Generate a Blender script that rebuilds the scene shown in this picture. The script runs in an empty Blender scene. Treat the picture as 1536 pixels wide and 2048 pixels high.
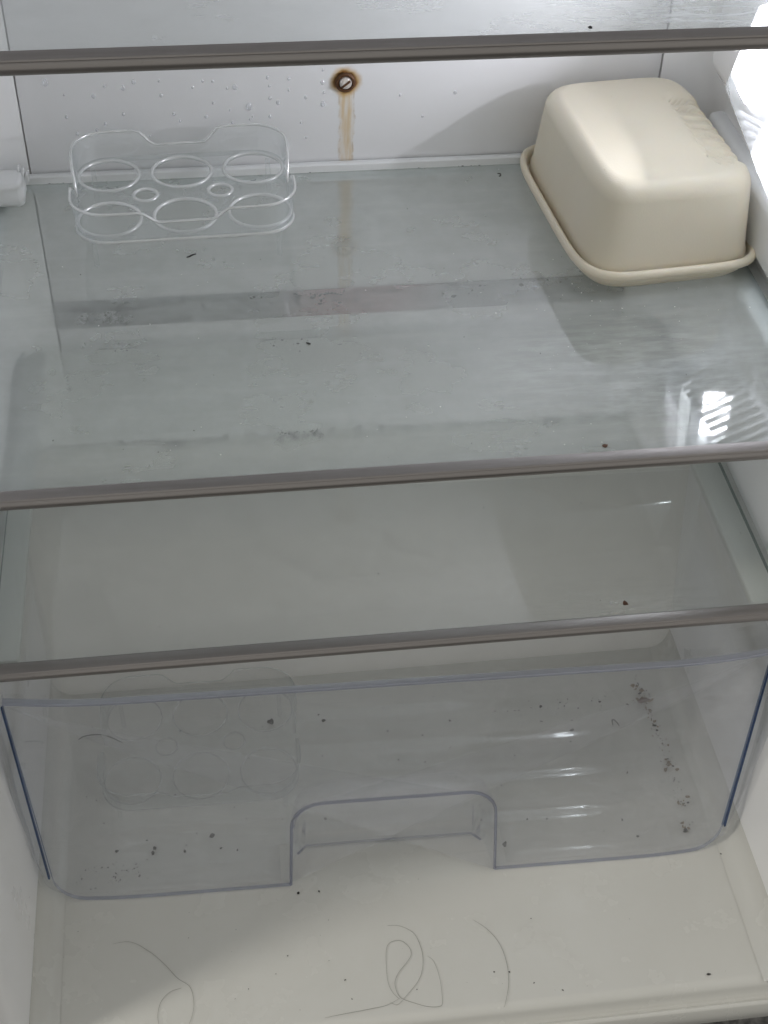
import bpy, bmesh, math, random
from mathutils import Vector, Matrix, noise
random.seed(7)
R = math.radians
scene = bpy.context.scene
col = scene.collection
PI = math.pi

# ---------------------------------------------------------------- camera
CAM = Vector((-0.09282, -0.85410, 0.48797))
yaw, pitch, roll = R(8.48375), R(43.62532), R(-1.88050)
fw = Vector((math.sin(yaw)*math.cos(pitch), math.cos(yaw)*math.cos(pitch), -math.sin(pitch)))
rt = fw.cross(Vector((0, 0, 1))).normalized()
dn = fw.cross(rt)
r2 = math.cos(roll)*rt + math.sin(roll)*dn
d2 = -math.sin(roll)*rt + math.cos(roll)*dn
cd = bpy.data.cameras.new('camera')
cam = bpy.data.objects.new('camera', cd)
col.objects.link(cam)
M = Matrix((r2, -d2, -fw)).transposed().to_4x4()
M.translation = CAM
cam.matrix_world = M
cd.sensor_fit = 'VERTICAL'
cd.sensor_height = 24.0
cd.lens = 2750.0/2048*24.0
cd.clip_start = 0.01
cd.clip_end = 50
scene.camera = cam

# ---------------------------------------------------------------- world, light, exposure
world = bpy.data.worlds.new('World')
scene.world = world
world.use_nodes = True
bg = world.node_tree.nodes['Background']
bg.inputs[0].default_value = (1.0, 0.985, 0.93, 1)
bg.inputs[1].default_value = 0.505

def add_light(name, kind, loc, energy, color, size=None, target=None):
    ld = bpy.data.lights.new(name, kind)
    ld.energy = energy
    ld.color = color
    o = bpy.data.objects.new(name, ld)
    o.location = loc
    if kind == 'AREA':
        ld.shape = 'DISK'
        ld.size = size
        d = Vector(target) - Vector(loc)
        o.rotation_euler = d.to_track_quat('-Z', 'Y').to_euler()
    else:
        ld.shadow_soft_size = size
    col.objects.link(o)
    return o
# ceiling lamp of the kitchen, up to the left behind the camera
add_light('kitchen_ceiling_lamp', 'AREA', (-1.30, -0.82, 1.46), 11.8, (1.0, 0.955, 0.87), 0.24, (0.0, -0.38, -0.33))
# the light inside the refrigerator's own lamp
LX, LY, LZ = 0.2245, -0.138, 0.122
L_ = add_light('refrigerator_lamp', 'AREA', (LX, LY, LZ), 1.5, (0.95, 0.935, 1.0), 0.05, (LX-.66, LY-.03, LZ+.72))
L_.data.shape = 'RECTANGLE'
L_.data.size = 0.016
L_.data.size_y = 0.026
L_ = add_light('refrigerator_lamp_underside', 'AREA', (0.2320, -0.174, 0.0975), 0.18, (0.92, 0.94, 1.0), 0.02, (0.1120, -1.144, -0.130))
L_.data.shape = 'RECTANGLE'
L_.data.size = 0.018
L_.data.size_y = 0.030

scene.view_settings.view_transform = 'Standard'
scene.view_settings.look = 'None'
scene.view_settings.exposure = 0.0
scene.view_settings.gamma = 1.0
scene.cycles.max_bounces = 20
scene.cycles.transparent_max_bounces = 48
scene.cycles.glossy_bounces = 5
scene.cycles.diffuse_bounces = 9
scene.cycles.transmission_bounces = 8
scene.cycles.caustics_reflective = True
scene.cycles.blur_glossy = 2.0
scene.cycles.sample_clamp_indirect = 4.0

# ---------------------------------------------------------------- materials
class NT:
    def __init__(self, name):
        self.m = bpy.data.materials.new(name)
        self.m.use_nodes = True
        self.t = self.m.node_tree
        self.t.nodes.clear()
        self.out = self.n('ShaderNodeOutputMaterial')
    def n(self, typ, **kw):
        x = self.t.nodes.new(typ)
        for k, v in kw.items():
            setattr(x, k, v)
        return x
    def link(self, a, b):
        self.t.links.new(a, b)
    def put(self, sock, v):
        if hasattr(v, 'links') or isinstance(v, bpy.types.NodeSocket):
            self.link(v, sock)
        else:
            sock.default_value = v
    def math(self, op, a, b=0.0, c=None, clamp=False):
        x = self.n('ShaderNodeMath', operation=op)
        x.use_clamp = clamp
        self.put(x.inputs[0], a); self.put(x.inputs[1], b)
        if c is not None: self.put(x.inputs[2], c)
        return x.outputs[0]
    def coord(self):
        return self.n('ShaderNodeTexCoord').outputs['Object']
    def xyz(self, v=None):
        s = self.n('ShaderNodeSeparateXYZ')
        self.link(v or self.coord(), s.inputs[0])
        return s.outputs
    def mapped(self, scale, v=None):
        mp = self.n('ShaderNodeMapping')
        mp.inputs['Scale'].default_value = scale
        self.link(v or self.coord(), mp.inputs['Vector'])
        return mp.outputs[0]
    def noise(self, scale, detail=4, rough=0.55, v=None, dist=0.0):
        x = self.n('ShaderNodeTexNoise')
        x.inputs['Scale'].default_value = scale
        x.inputs['Detail'].default_value = detail
        x.inputs['Roughness'].default_value = rough
        x.inputs['Distortion'].default_value = dist
        self.link(v or self.coord(), x.inputs['Vector'])
        return x.outputs[0]
    def ramp(self, f, lo, hi, a=0.0, b=1.0, smooth=True):
        x = self.n('ShaderNodeMapRange')
        x.interpolation_type = 'SMOOTHSTEP' if smooth else 'LINEAR'
        self.put(x.inputs[0], f)
        for i, v in zip((1, 2, 3, 4), (lo, hi, a, b)): x.inputs[i].default_value = v
        return x.outputs[0]
    def mixc(self, f, a, b):
        x = self.n('ShaderNodeMix', data_type='RGBA')
        self.put(x.inputs[0], f); self.put(x.inputs[6], a); self.put(x.inputs[7], b)
        return x.outputs[2]
    def mixs(self, f, a, b):
        x = self.n('ShaderNodeMixShader')
        self.put(x.inputs[0], f); self.link(a, x.inputs[1]); self.link(b, x.inputs[2])
        return x.outputs[0]
    def bump(self, h, strength, dist=0.001):
        x = self.n('ShaderNodeBump')
        x.inputs['Strength'].default_value = strength
        x.inputs['Distance'].default_value = dist
        self.link(h, x.inputs['Height'])
        return x.outputs[0]
    def principled(self, color, rough, metal=0.0, normal=None, spec=0.5):
        x = self.n('ShaderNodeBsdfPrincipled')
        self.put(x.inputs['Base Color'], color); self.put(x.inputs['Roughness'], rough)
        x.inputs['Metallic'].default_value = metal
        x.inputs['Specular IOR Level'].default_value = spec
        if normal: self.link(normal, x.inputs['Normal'])
        return x
    def done(self, sh):
        self.link(sh, self.out.inputs[0])
        return self.m
    def box(self, p, x0, x1, y0, y1, soft):
        # soft rectangle mask from two coordinate sockets
        a = self.ramp(p[0], x0-soft, x0+soft); b = self.ramp(p[0], x1-soft, x1+soft, 1, 0)
        c = self.ramp(p[1], y0-soft, y0+soft); d = self.ramp(p[1], y1-soft, y1+soft, 1, 0)
        return self.math('MULTIPLY', self.math('MULTIPLY', a, b), self.math('MULTIPLY', c, d))

def rgba(r, g, b): return (r, g, b, 1.0)

def plastic(name, color, rough=0.3, dirt=0.10, grain=0.06, spec=0.5):
    t = NT(name)
    n1 = t.noise(9, 5); n2 = t.noise(140, 3)
    f = t.math('ADD', t.ramp(n1, .35, .75, 0, dirt), t.ramp(n2, .58, .8, 0, dirt*.6))
    c = t.mixc(f, rgba(*color), rgba(color[0]*.72, color[1]*.70, color[2]*.64))
    rg = t.ramp(t.noise(25, 4), .3, .7, rough*.8, rough*1.35)
    nm = t.bump(t.noise(420, 2), grain, .0006)
    return t.done(t.principled(c, rg, 0, nm, spec).outputs[0])

M_liner = plastic('white_liner_plastic', (.88, .88, .885), .33, .05, .05)
M_floor = plastic('white_floor_plastic', (.665, .66, .625), .22, .07, .07)
M_rail = plastic('white_rail_plastic', (.77, .78, .78), .36, .12, .05)
M_housing = plastic('lamp_housing_plastic', (.80, .80, .80), .35, .05, .04)

def cream(name, c):
    t = NT(name)
    n1 = t.noise(14, 4)
    cc = t.mixc(t.ramp(n1, .3, .75, 0, .35), rgba(*c), rgba(c[0]*.93, c[1]*.90, c[2]*.84))
    sp = t.ramp(t.noise(260, 2), .74, .80, 0, .5)
    cc = t.mixc(sp, cc, rgba(c[0]*.7, c[1]*.62, c[2]*.5))
    nm = t.bump(t.noise(900, 2), .16, .0005)
    p = t.principled(cc, t.ramp(t.noise(30, 3), .3, .7, .34, .46), 0, nm, .5)
    p.inputs['Subsurface Weight'].default_value = .12
    p.inputs['Subsurface Radius'].default_value = (.006, .004, .002)
    p.inputs['Subsurface Scale'].default_value = .5
    return t.done(p.outputs[0])
M_cream = cream('cream_lid_plastic', (.69, .635, .515))
M_creamplate = cream('cream_plate_plastic', (.69, .63, .505))

# back panel: white, a rust ring and streak below the screw
def back_panel_mat():
    t = NT('back_panel_plastic')
    co = t.coord()
    wob = t.n('ShaderNodeVectorMath', operation='ADD')
    nz = t.n('ShaderNodeTexNoise'); nz.inputs['Scale'].default_value = 120
    nz.inputs['Detail'].default_value = 3
    t.link(co, nz.inputs['Vector'])
    sc = t.n('ShaderNodeVectorMath', operation='MULTIPLY_ADD')
    t.link(nz.outputs['Color'], sc.inputs[0]); sc.inputs[1].default_value = (.005,)*3; sc.inputs[2].default_value = (-.0025,)*3
    t.link(co, wob.inputs[0]); t.link(sc.outputs[0], wob.inputs[1])
    X, Y, Z = t.xyz(wob.outputs[0])
    base = t.mixc(t.ramp(t.noise(7, 4), .4, .75, 0, .18), rgba(.80, .80, .81), rgba(.72, .725, .735))
    # streak
    half = t.math('ADD', .0026, t.math('MULTIPLY', t.noise(38, 4, .6), .0042))
    d = t.math('ABSOLUTE', t.math('SUBTRACT', X, t.math('MULTIPLY', t.math('SUBTRACT', Z, .06), .004)))
    s = t.ramp(t.math('SUBTRACT', d, half), -.0026, .0014, 1, 0)
    up = t.ramp(Z, .058, .064, 1, 0)
    streakn = t.ramp(t.noise(90, 4, v=t.mapped((4, 1, .35))), .25, .7, .18, 1.0)
    lowfade = t.ramp(Z, -.10, .06, .5, 1.0)
    fs = t.math('MULTIPLY', t.math('MULTIPLY', s, up), t.math('MULTIPLY', streakn, lowfade))
    edge = t.math('MULTIPLY', t.ramp(t.math('ABSOLUTE', t.math('SUBTRACT', d, .0047)), 0, .0012, 1, 0), up)
    c = t.mixc(t.math('MULTIPLY', fs, .80), base, rgba(.62, .405, .11))
    c = t.mixc(t.math('MULTIPLY', edge, t.ramp(t.noise(150, 3), .4, .7, .05, .45)), c, rgba(.36, .22, .07))
    # ring round the screw
    rr = t.math('SQRT', t.math('ADD', t.math('MULTIPLY', t.math('ADD', X, .0008), t.math('ADD', X, .0008)),
                 t.math('MULTIPLY', t.math('SUBTRACT', Z, .0640), t.math('SUBTRACT', Z, .0640))))
    c = t.mixc(t.math('MULTIPLY', t.ramp(rr, .0072, .0122, 1, 0), .9), c, rgba(.55, .34, .10))
    c = t.mixc(t.math('MULTIPLY', t.ramp(rr, .0066, .0090, 1, 0), .92), c, rgba(.17, .065, .014))
    nm = t.bump(t.noise(300, 2), .05, .0005)
    return t.done(t.principled(c, .30, 0, nm).outputs[0])
M_back = back_panel_mat()

# clear materials: straight-through transparency + Schlick gloss + optional film (grime, painted lamp glare, whitened edges)
def schlick(t, f0=.04, normal=None):
    lw = t.n('ShaderNodeLayerWeight')
    lw.inputs['Blend'].default_value = .5
    if normal: t.link(normal, lw.inputs['Normal'])
    p5 = t.math('POWER', lw.outputs['Facing'], 5.0)
    return t.math('MULTIPLY_ADD', p5, .92-f0, f0), lw.outputs['Facing']

def clear(name, tint, f0=.04, rough=.03, bump=None, film=None, film_color=(.6, .63, .63), edge_tint=None):
    t = NT(name)
    nm = None
    if bump:
        nm = t.bump(t.noise(bump[0], 3), bump[1], .001)
    F, facing = schlick(t, f0, nm)
    tr = t.n('ShaderNodeBsdfTransparent')
    if edge_tint:
        c = t.mixc(t.math('POWER', facing, 2.5), rgba(*tint), rgba(*edge_tint))
        t.link(c, tr.inputs[0])
    else:
        tr.inputs[0].default_value = rgba(*tint)
    gl = t.n('ShaderNodeBsdfGlossy')
    gl.inputs['Color'].default_value = (1, 1, 1, 1)
    t.put(gl.inputs['Roughness'], rough(t) if callable(rough) else rough)
    if nm: t.link(nm, gl.inputs['Normal'])
    body = tr.outputs[0]
    if film:
        df = t.n('ShaderNodeBsdfDiffuse')
        df.inputs[0].default_value = rgba(*film_color)
        f = film(t) if callable(film) else film
        tl = t.n('ShaderNodeBsdfTranslucent')
        tl.inputs[0].default_value = rgba(*[min(.95, c*1.15) for c in film_color])
        body = t.mixs(f, body, t.mixs(.5, df.outputs[0], tl.outputs[0]))
    return t.done(t.mixs(F, body, gl.outputs[0]))

def film_mid(t):
    P = t.xyz()
    n = t.noise(11, 5, .6)
    n2 = t.noise(70, 5, .65, v=t.mapped((.5, 2.2, 1)))
    f = t.ramp(n, .3, .75, .27, .36)
    # smeary pale haze at the front right, painted in for the lamp's glare
    dx = t.math('SUBTRACT', P[0], .150); dy = t.math('SUBTRACT', P[1], -.245)
    r = t.math('SQRT', t.math('ADD', t.math('MULTIPLY', dx, dx), t.math('MULTIPLY', t.math('MULTIPLY', dy, dy), 2.2)))
    glare_hz = t.math('MULTIPLY', t.ramp(r, .02, .115, 1, 0), t.ramp(n2, .38, .70, .02, .26))
    # faint wiping streaks
    ws = t.ramp(t.noise(34, 3, .5, v=t.mapped((.25, 2.0, 1))), .45, .8, 0, .03)
    return t.math('ADD', t.math('ADD', f, glare_hz), ws)
def rough_mid(t):
    # greasy smears blur the reflection at the front right
    P = t.xyz()
    dx = t.math('SUBTRACT', P[0], .155); dy = t.math('SUBTRACT', P[1], -.250)
    r = t.math('SQRT', t.math('ADD', t.math('MULTIPLY', dx, dx), t.math('MULTIPLY', dy, dy)))
    n = t.noise(60, 5, .65, v=t.mapped((.6, 1.8, 1)))
    return t.math('ADD', .03, t.math('MULTIPLY', t.ramp(r, .03, .11, 1, 0), t.ramp(n, .35, .7, .0, .055)))
def film_top(t):
    P = t.xyz()
    n2 = t.noise(55, 6, .7, v=t.mapped((.45, 2.6, 1)), dist=1.2)
    right = t.ramp(P[0], .02, .15)
    return t.math('ADD', t.ramp(t.noise(12, 4), .3, .7, .22, .34),
                  t.math('MULTIPLY', right, t.ramp(n2, .46, .64, 0, .55)))
def film_bot(t):
    P = t.xyz()
    n2 = t.noise(80, 5, .65, v=t.mapped((.5, 2.4, 1)))
    dx = t.math('SUBTRACT', P[0], .135); dy = t.math('SUBTRACT', P[1], -.312)
    r = t.math('SQRT', t.math('ADD', t.math('MULTIPLY', dx, dx), t.math('MULTIPLY', t.math('MULTIPLY', dy, dy), 4)))
    glare_hz = t.math('MULTIPLY', t.ramp(r, .01, .085, 1, 0), t.ramp(n2, .38, .7, .03, .22))  # pale patch by the trim, painted in for the lamp's reflected glow
    return t.math('ADD', t.ramp(t.noise(10, 5), .3, .7, .085, .125), glare_hz)

GL = (.955, .975, .968)
M_glass_mid = clear('middle_shelf_glass', GL, .075, rough_mid, None, film_mid, (.80, .84, .835))
M_glass_top = clear('top_shelf_glass', (.95, .965, .96), .045, .10, (230, .25), film_top, (.72, .75, .77))
M_glass_bot = clear('bottom_shelf_glass', (.965, .975, .965), .04, .04, None, film_bot, (.80, .80, .77))
M_glass_under = clear('glass_underside', (.97, .98, .978), .02, .05)
M_glass_edge = clear('glass_edge_green', (.16, .23, .22), .05, .08, None, .18, (.30, .38, .36))
M_acryl = clear('clear_drawer_plastic', (.992, .992, .994), .045, .06, (60, .04), lambda t: t.ramp(t.noise(15, 5, .6), .3, .75, .015, .055), (.80, .81, .83), (.93, .935, .955))
M_acryl_front = clear('drawer_front_plastic', (.984, .984, .989), .03, .08, (40, .03), lambda t: t.math('ADD', t.ramp(t.noise(20, 5, .6), .3, .75, .08, .13), t.ramp(t.noise(45, 5, .7, v=t.mapped((.5, 1, 3))), .52, .8, 0, .08)), (.93, .935, .96), (.88, .895, .93))
M_blue = clear('blue_plastic_edge', (.18, .30, .52), .05, .12, None, .35, (.10, .19, .36))
M_greyedge = clear('pale_plastic_edge', (.66, .68, .76), .06, .14, None, .30, (.58, .60, .70))
M_rimlip = clear('drawer_rim_plastic', (.80, .82, .88), .10, .15, None, .30, (.84, .86, .92))
M_egg = clear('clear_tray_plastic', (.972, .978, .978), .07, .05, (90, .05), .085, (.92, .94, .94), (.82, .85, .86))
M_eggrim = clear('whitened_tray_edge', (.82, .84, .84), .30, .22, None, .66, (.98, .985, .985))  # white film stands for the light that clear edges catch
M_egg2 = clear('faint_tray_plastic', (.985, .985, .985), .035, .08, None, .012, (.8, .82, .82), (.85, .87, .88))
M_eggrim2 = clear('faint_tray_edge', (.94, .945, .945), .06, .16, None, .06, (.9, .92, .92))
M_drop = clear('water', (.96, .97, .98), .10, .05, None, .30, (.95, .96, 1.0), (.78, .80, .83))

def trim_mat():
    t = NT('satin_grey_metal_paint')
    n = t.noise(60, 4, .6, v=t.mapped((.06, 3, 3)))
    c = t.mixc(t.ramp(n, .3, .7), rgba(.27, .25, .24), rgba(.31, .29, .28))
    c = t.mixc(t.ramp(t.noise(200, 3), .68, .8, 0, .3), c, rgba(.14, .13, .125))
    p = t.principled(c, t.ramp(n, .3, .7, .27, .36), .75, t.bump(t.noise(500, 2), .08, .0004))
    return t.done(p.outputs[0])
M_trim = trim_mat()

def lens_mat(name, frost):
    t = NT(name)
    nm = t.bump(t.noise(130, 4, .6), .35, .001)
    F, facing = schlick(t, .05)
    tr = t.n('ShaderNodeBsdfTransparent'); tr.inputs[0].default_value = rgba(.93, .95, .97)
    tl = t.n('ShaderNodeBsdfTranslucent'); tl.inputs[0].default_value = rgba(.86, .88, .9)
    df = t.n('ShaderNodeBsdfDiffuse'); df.inputs[0].default_value = rgba(.8, .82, .85)
    gl = t.n('ShaderNodeBsdfGlossy'); gl.inputs['Roughness'].default_value = .14
    t.link(nm, gl.inputs['Normal'])
    a = t.mixs(.45, tl.outputs[0], df.outputs[0])
    b = t.mixs(frost, tr.outputs[0], a)
    return t.done(t.mixs(F, b, gl.outputs[0]))
M_lens = lens_mat('frosted_lamp_cover', .42)
M_lensclear = lens_mat('clear_lamp_cover', .10)
def emit(name, c, s):
    t = NT(name)
    e = t.n('ShaderNodeEmission'); e.inputs[0].default_value = rgba(*c); e.inputs[1].default_value = s
    return t.done(e.outputs[0])
M_led = emit('lit_led', (.92, .96, 1.0), 10.0)

def simple(name, c, rough=.6, metal=0.0, vary=.4, scale=300):
    t = NT(name)
    cc = t.mixc(t.ramp(t.noise(scale, 3), .3, .7, 0, vary), rgba(*c), rgba(c[0]*.4, c[1]*.4, c[2]*.4))
    return t.done(t.principled(cc, rough, metal).outputs[0])
M_mold = simple('dark_grime', (.055, .052, .05), .9)
M_moldlight = simple('grey_grime', (.17, .165, .155), .9)
M_brown = simple('brown_crumb', (.10, .045, .025), .8)
M_browngrime = simple('brown_grime', (.26, .19, .12), .85)
M_lint = simple('dark_lint', (.03, .028, .028), .9)
M_white_speck = simple('white_speck', (.8, .8, .78), .6, 0, .1)
M_hair = simple('grey_hair', (.30, .29, .26), .45, 0, .3)
M_screw = simple('rusty_steel', (.80, .74, .70), .3, .45, .25, 500)
M_rust = simple('dark_rust', (.11, .045, .015), .6, .2, .6, 500)
M_greystrip = plastic('grey_strip_plastic', (.60, .61, .60), .5, .3, .05)
M_gasket = simple('grey_beige_rim', (.56, .53, .49), .5, 0, .15, 20)

def kitchen_floor_mat():
    t = NT('dark_kitchen_floor')
    c = t.mixc(t.ramp(t.noise(90, 5), .35, .7), rgba(.035, .033, .032), rgba(.14, .135, .13))
    return t.done(t.principled(c, .6).outputs[0])
M_kfloor = kitchen_floor_mat()

def hump_mat():
    # white plastic with a line of mould along the step's front edge
    t = NT('step_plastic')
    P = t.xyz()
    base = t.mixc(t.ramp(t.noise(9, 5), .35, .75, 0, .15), rgba(.85, .84, .81), rgba(.76, .745, .70))
    n = t.ramp(t.noise(90, 6, .7), .38, .66)
    wob = t.math('MULTIPLY', t.math('SUBTRACT', t.noise(30, 3), .5), .003)
    d = t.math('ABSOLUTE', t.math('ADD', t.math('ADD', P[1], .109), wob))
    line = t.math('MULTIPLY', t.ramp(d, .0004, .0034, 1, 0), n)
    long = t.ramp(t.noise(9, 3, v=t.mapped((1, .1, .1))), .38, .6, .25, 1)
    f = t.math('MULTIPLY', t.math('MULTIPLY', line, long), .85)
    c = t.mixc(f, base, rgba(.12, .12, .115))
    return t.done(t.principled(c, .35).outputs[0])
M_hump = hump_mat()

def gutter_mat():
    t = NT('grimy_gutter_plastic')
    P = t.xyz()
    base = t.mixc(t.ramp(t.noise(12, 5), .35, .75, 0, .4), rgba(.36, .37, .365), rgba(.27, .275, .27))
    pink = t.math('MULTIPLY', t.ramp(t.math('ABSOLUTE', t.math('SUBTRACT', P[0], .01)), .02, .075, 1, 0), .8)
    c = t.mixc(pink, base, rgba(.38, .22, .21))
    sp = t.ramp(t.noise(150, 6, .8), .47, .58)
    big = t.ramp(t.noise(22, 4, .6), .36, .62)
    left = t.ramp(P[0], -.21, .06, 1.0, .35)
    f = t.math('MULTIPLY', t.math('MULTIPLY', sp, big), left)
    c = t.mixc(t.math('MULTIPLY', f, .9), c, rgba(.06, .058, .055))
    return t.done(t.principled(c, .7).outputs[0])
M_gutter = gutter_mat()

# ---------------------------------------------------------------- helpers
def tag(o, label=None, cat=None, group=None, kind=None):
    if label: o['label'] = label
    if cat: o['category'] = cat
    if group: o['group'] = group
    if kind: o['kind'] = kind
    return o
def empty(name, loc=(0, 0, 0), rz=0):
    o = bpy.data.objects.new(name, None)
    o.location = loc; o.rotation_euler = (0, 0, rz)
    o.empty_display_size = .02
    col.objects.link(o)
    return o
def link(name, bm, mats, parent=None, smooth=40):
    me = bpy.data.meshes.new(name)
    bmesh.ops.recalc_face_normals(bm, faces=bm.faces)
    bm.to_mesh(me); bm.free()
    for m in (mats if isinstance(mats, (list, tuple)) else [mats]): me.materials.append(m)
    if smooth:
        for p in me.polygons: p.use_smooth = True
        me.set_sharp_from_angle(angle=R(smooth))
    o = bpy.data.objects.new(name, me)
    col.objects.link(o)
    if parent: o.parent = parent
    return o
def bm_box(bm, x0, x1, y0, y1, z0, z1, bev=0.0, seg=2):
    r = bmesh.ops.create_cube(bm, size=1)
    for v in r['verts']:
        v.co = Vector((x0+(v.co.x+.5)*(x1-x0), y0+(v.co.y+.5)*(y1-y0), z0+(v.co.z+.5)*(z1-z0)))
    if bev:
        es = list({e for v in r['verts'] for e in v.link_edges})
        bmesh.ops.bevel(bm, geom=es, offset=bev, segments=seg, affect='EDGES', profile=.5)
def box(name, x0, x1, y0, y1, z0, z1, mat, parent=None, bev=.001, seg=2):
    bm = bmesh.new(); bm_box(bm, x0, x1, y0, y1, z0, z1, bev, seg)
    return link(name, bm, mat, parent)
def extrude_profile(bm, prof, axis, a, b, close=True, n=1, mat=0):
    # prof: list of 2D points in the plane across the axis ('x': (y,z), 'y': (x,z))
    def P(p, s): return Vector((s, p[0], p[1])) if axis == 'x' else Vector((p[0], s, p[1]))
    rows = []
    for i in range(n+1):
        s = a+(b-a)*i/n
        rows.append([bm.verts.new(P(p, s)) for p in prof])
    k = len(prof)
    for i in range(n):
        for j in range(k if close else k-1):
            f = bm.faces.new((rows[i][j], rows[i][(j+1) % k], rows[i+1][(j+1) % k], rows[i+1][j]))
            f.material_index = mat
    if close:
        bm.faces.new(rows[0]); bm.faces.new(list(reversed(rows[-1])))
    return rows
def tube(bm, pts, rad, seg=6, closed=False, taper=None):
    pts = [Vector(p) for p in pts]
    n = len(pts); rings = []
    up = Vector((0, 0, 1))
    for i, p in enumerate(pts):
        a = pts[(i-1) % n] if (closed or i > 0) else pts[i]
        b = pts[(i+1) % n] if (closed or i < n-1) else pts[i]
        t = (b-a).normalized()
        u = up if abs(t.dot(up)) < .95 else Vector((1, 0, 0))
        s = t.cross(u).normalized(); w = s.cross(t)
        r = rad if taper is None else rad*taper(i/(n-1))
        rings.append([bm.verts.new(p+r*(math.cos(2*PI*k/seg)*s+math.sin(2*PI*k/seg)*w)) for k in range(seg)])
    for i in range(n if closed else n-1):
        A, B = rings[i], rings[(i+1) % n]
        for k in range(seg):
            bm.faces.new((A[k], A[(k+1) % seg], B[(k+1) % seg], B[k]))
    if not closed:
        bm.faces.new(list(reversed(rings[0]))); bm.faces.new(rings[-1])
def spline(pts, m=8):
    pts = [Vector(p) for p in pts]; out = []
    for i in range(len(pts)-1):
        p0 = pts[max(i-1, 0)]; p1 = pts[i]; p2 = pts[i+1]; p3 = pts[min(i+2, len(pts)-1)]
        for k in range(m):
            t = k/m
            out.append(.5*((2*p1)+(-p0+p2)*t+(2*p0-5*p1+4*p2-p3)*t*t+(-p0+3*p1-3*p2+p3)*t**3))
    out.append(pts[-1]); return out
def curve_plate(name, outline, holes, half, bev, mats, parent, z=0.0):
    cu = bpy.data.curves.new(name, 'CURVE')
    cu.dimensions = '2D'; cu.fill_mode = 'BOTH'; cu.extrude = half; cu.bevel_depth = bev; cu.bevel_resolution = 1
    for loop in [outline]+holes:
        s = cu.splines.new('POLY'); s.points.add(len(loop)-1); s.use_cyclic_u = True
        for p, q in zip(s.points, loop): p.co = (q[0], q[1], 0, 1)
    tmp = bpy.data.objects.new('tmp', cu); col.objects.link(tmp)
    dg = bpy.context.evaluated_depsgraph_get(); dg.update()
    me = bpy.data.meshes.new_from_object(tmp.evaluated_get(dg))
    bpy.data.objects.remove(tmp); bpy.data.curves.remove(cu)
    me.name = name
    me.materials.clear()
    for m in mats: me.materials.append(m)
    for p in me.polygons:
        p.material_index = 0
        p.use_smooth = True
    me.set_sharp_from_angle(angle=R(35))
    o = bpy.data.objects.new(name, me); col.objects.link(o)
    o.location = (0, 0, z)
    o.parent = parent
    return o
def rrect(hx, hy, r, n=8):
    out = []
    for cx, cy, a0 in ((hx-r, hy-r, 0), (-hx+r, hy-r, 90), (-hx+r, -hy+r, 180), (hx-r, -hy+r, 270)):
        for k in range(n+1):
            a = R(a0+90*k/n); out.append((cx+r*math.cos(a), cy+r*math.sin(a)))
    return out
def circle(cx, cy, r, n=40): return [(cx+r*math.cos(2*PI*k/n), cy+r*math.sin(2*PI*k/n)) for k in range(n)]
def blob(bm, c, sx, sy, sz, rz=0, rough=.3, sub=1, seed=0):
    r = bmesh.ops.create_icosphere(bm, subdivisions=sub, radius=1)
    ca, sa = math.cos(rz), math.sin(rz)
    for v in r['verts']:
        k = 1+rough*noise.noise(v.co*1.7+Vector((seed*3.1, seed*1.7, seed*.3)))
        x, y, z = v.co.x*sx*k, v.co.y*sy*k, v.co.z*sz*k
        v.co = Vector((c[0]+x*ca-y*sa, c[1]+x*sa+y*ca, c[2]+z))

# ---------------------------------------------------------------- kitchen floor
box('floor', -3, 3, -4, .6, -1.02, -1.0, M_kfloor, None, 0)['kind'] = 'structure'

# ---------------------------------------------------------------- refrigerator
ZF = -.335                 # cabinet floor
YW = -.452                 # front of the side walls
fr = empty('refrigerator', (0, 0, ZF))
tag(fr, 'open white refrigerator compartment with lit lamp on the right wall and rust below a screw', 'refrigerator')
def fpart(o):
    o.parent = fr; o.location = Vector(o.location)-Vector((0, 0, ZF)); return o

def wall_x(z):             # half width of the liner, narrower at the floor
    return .2385+(.2525-.2385)*min(1, max(0, (z-ZF)/.30))
# side walls: section from the front edge round to the back corner strip
for s in (-1, 1):
    bm = bmesh.new()
    zs = [ZF-.02, ZF, -.25, -.15, -.06, 0, .1, .3, .60]
    rows = []
    for z in zs:
        w = wall_x(z)
        prof = [(w+.035, YW-.006), (w+.012, YW-.006), (w+.006, YW-.004), (w+.002, YW+.002), (w, YW+.010), (w, -.20), (w, -.026)]
        for k in range(1, 7):
            a = R(90*k/6); prof.append((w-.022*(1-math.cos(a)), -.026+.022*math.sin(a)+.003*(k/6)))
        prof += [(.2155, -.0008), (.2155, .02), (w+.035, .02)]
        rows.append([bm.verts.new((s*p[0], p[1], z)) for p in prof])
    k = len(rows[0])
    for i in range(len(zs)-1):
        for j in range(k):
            bm.faces.new((rows[i][j], rows[i][(j+1) % k], rows[i+1][(j+1) % k], rows[i+1][j]))
    bm.faces.new(rows[0]); bm.faces.new(rows[-1])
    fpart(link('side_wall', bm, M_liner))
# back panel
fpart(box('back_panel', -.2145, .2145, 0, .015, -.160, .60, M_back, None, .0006))
fpart(box('ceiling_panel', -.26, .26, YW, .0, .602, .62, M_liner, None, .001))
# compressor step behind the drawer
bm = bmesh.new()
prof = [(-.0005, -.1445), (-.100, -.1445)]
for k in range(1, 6):
    a = R(70*k/5); prof.append((-.100-.012*math.sin(a), -.1445-.012*(1-math.cos(a))))
prof += [(-.176, ZF-.002), (-.0005, ZF-.002)]
extrude_profile(bm, prof, 'x', -.2515, .2515)
fpart(link('compressor_step', bm, M_hump))
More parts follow.
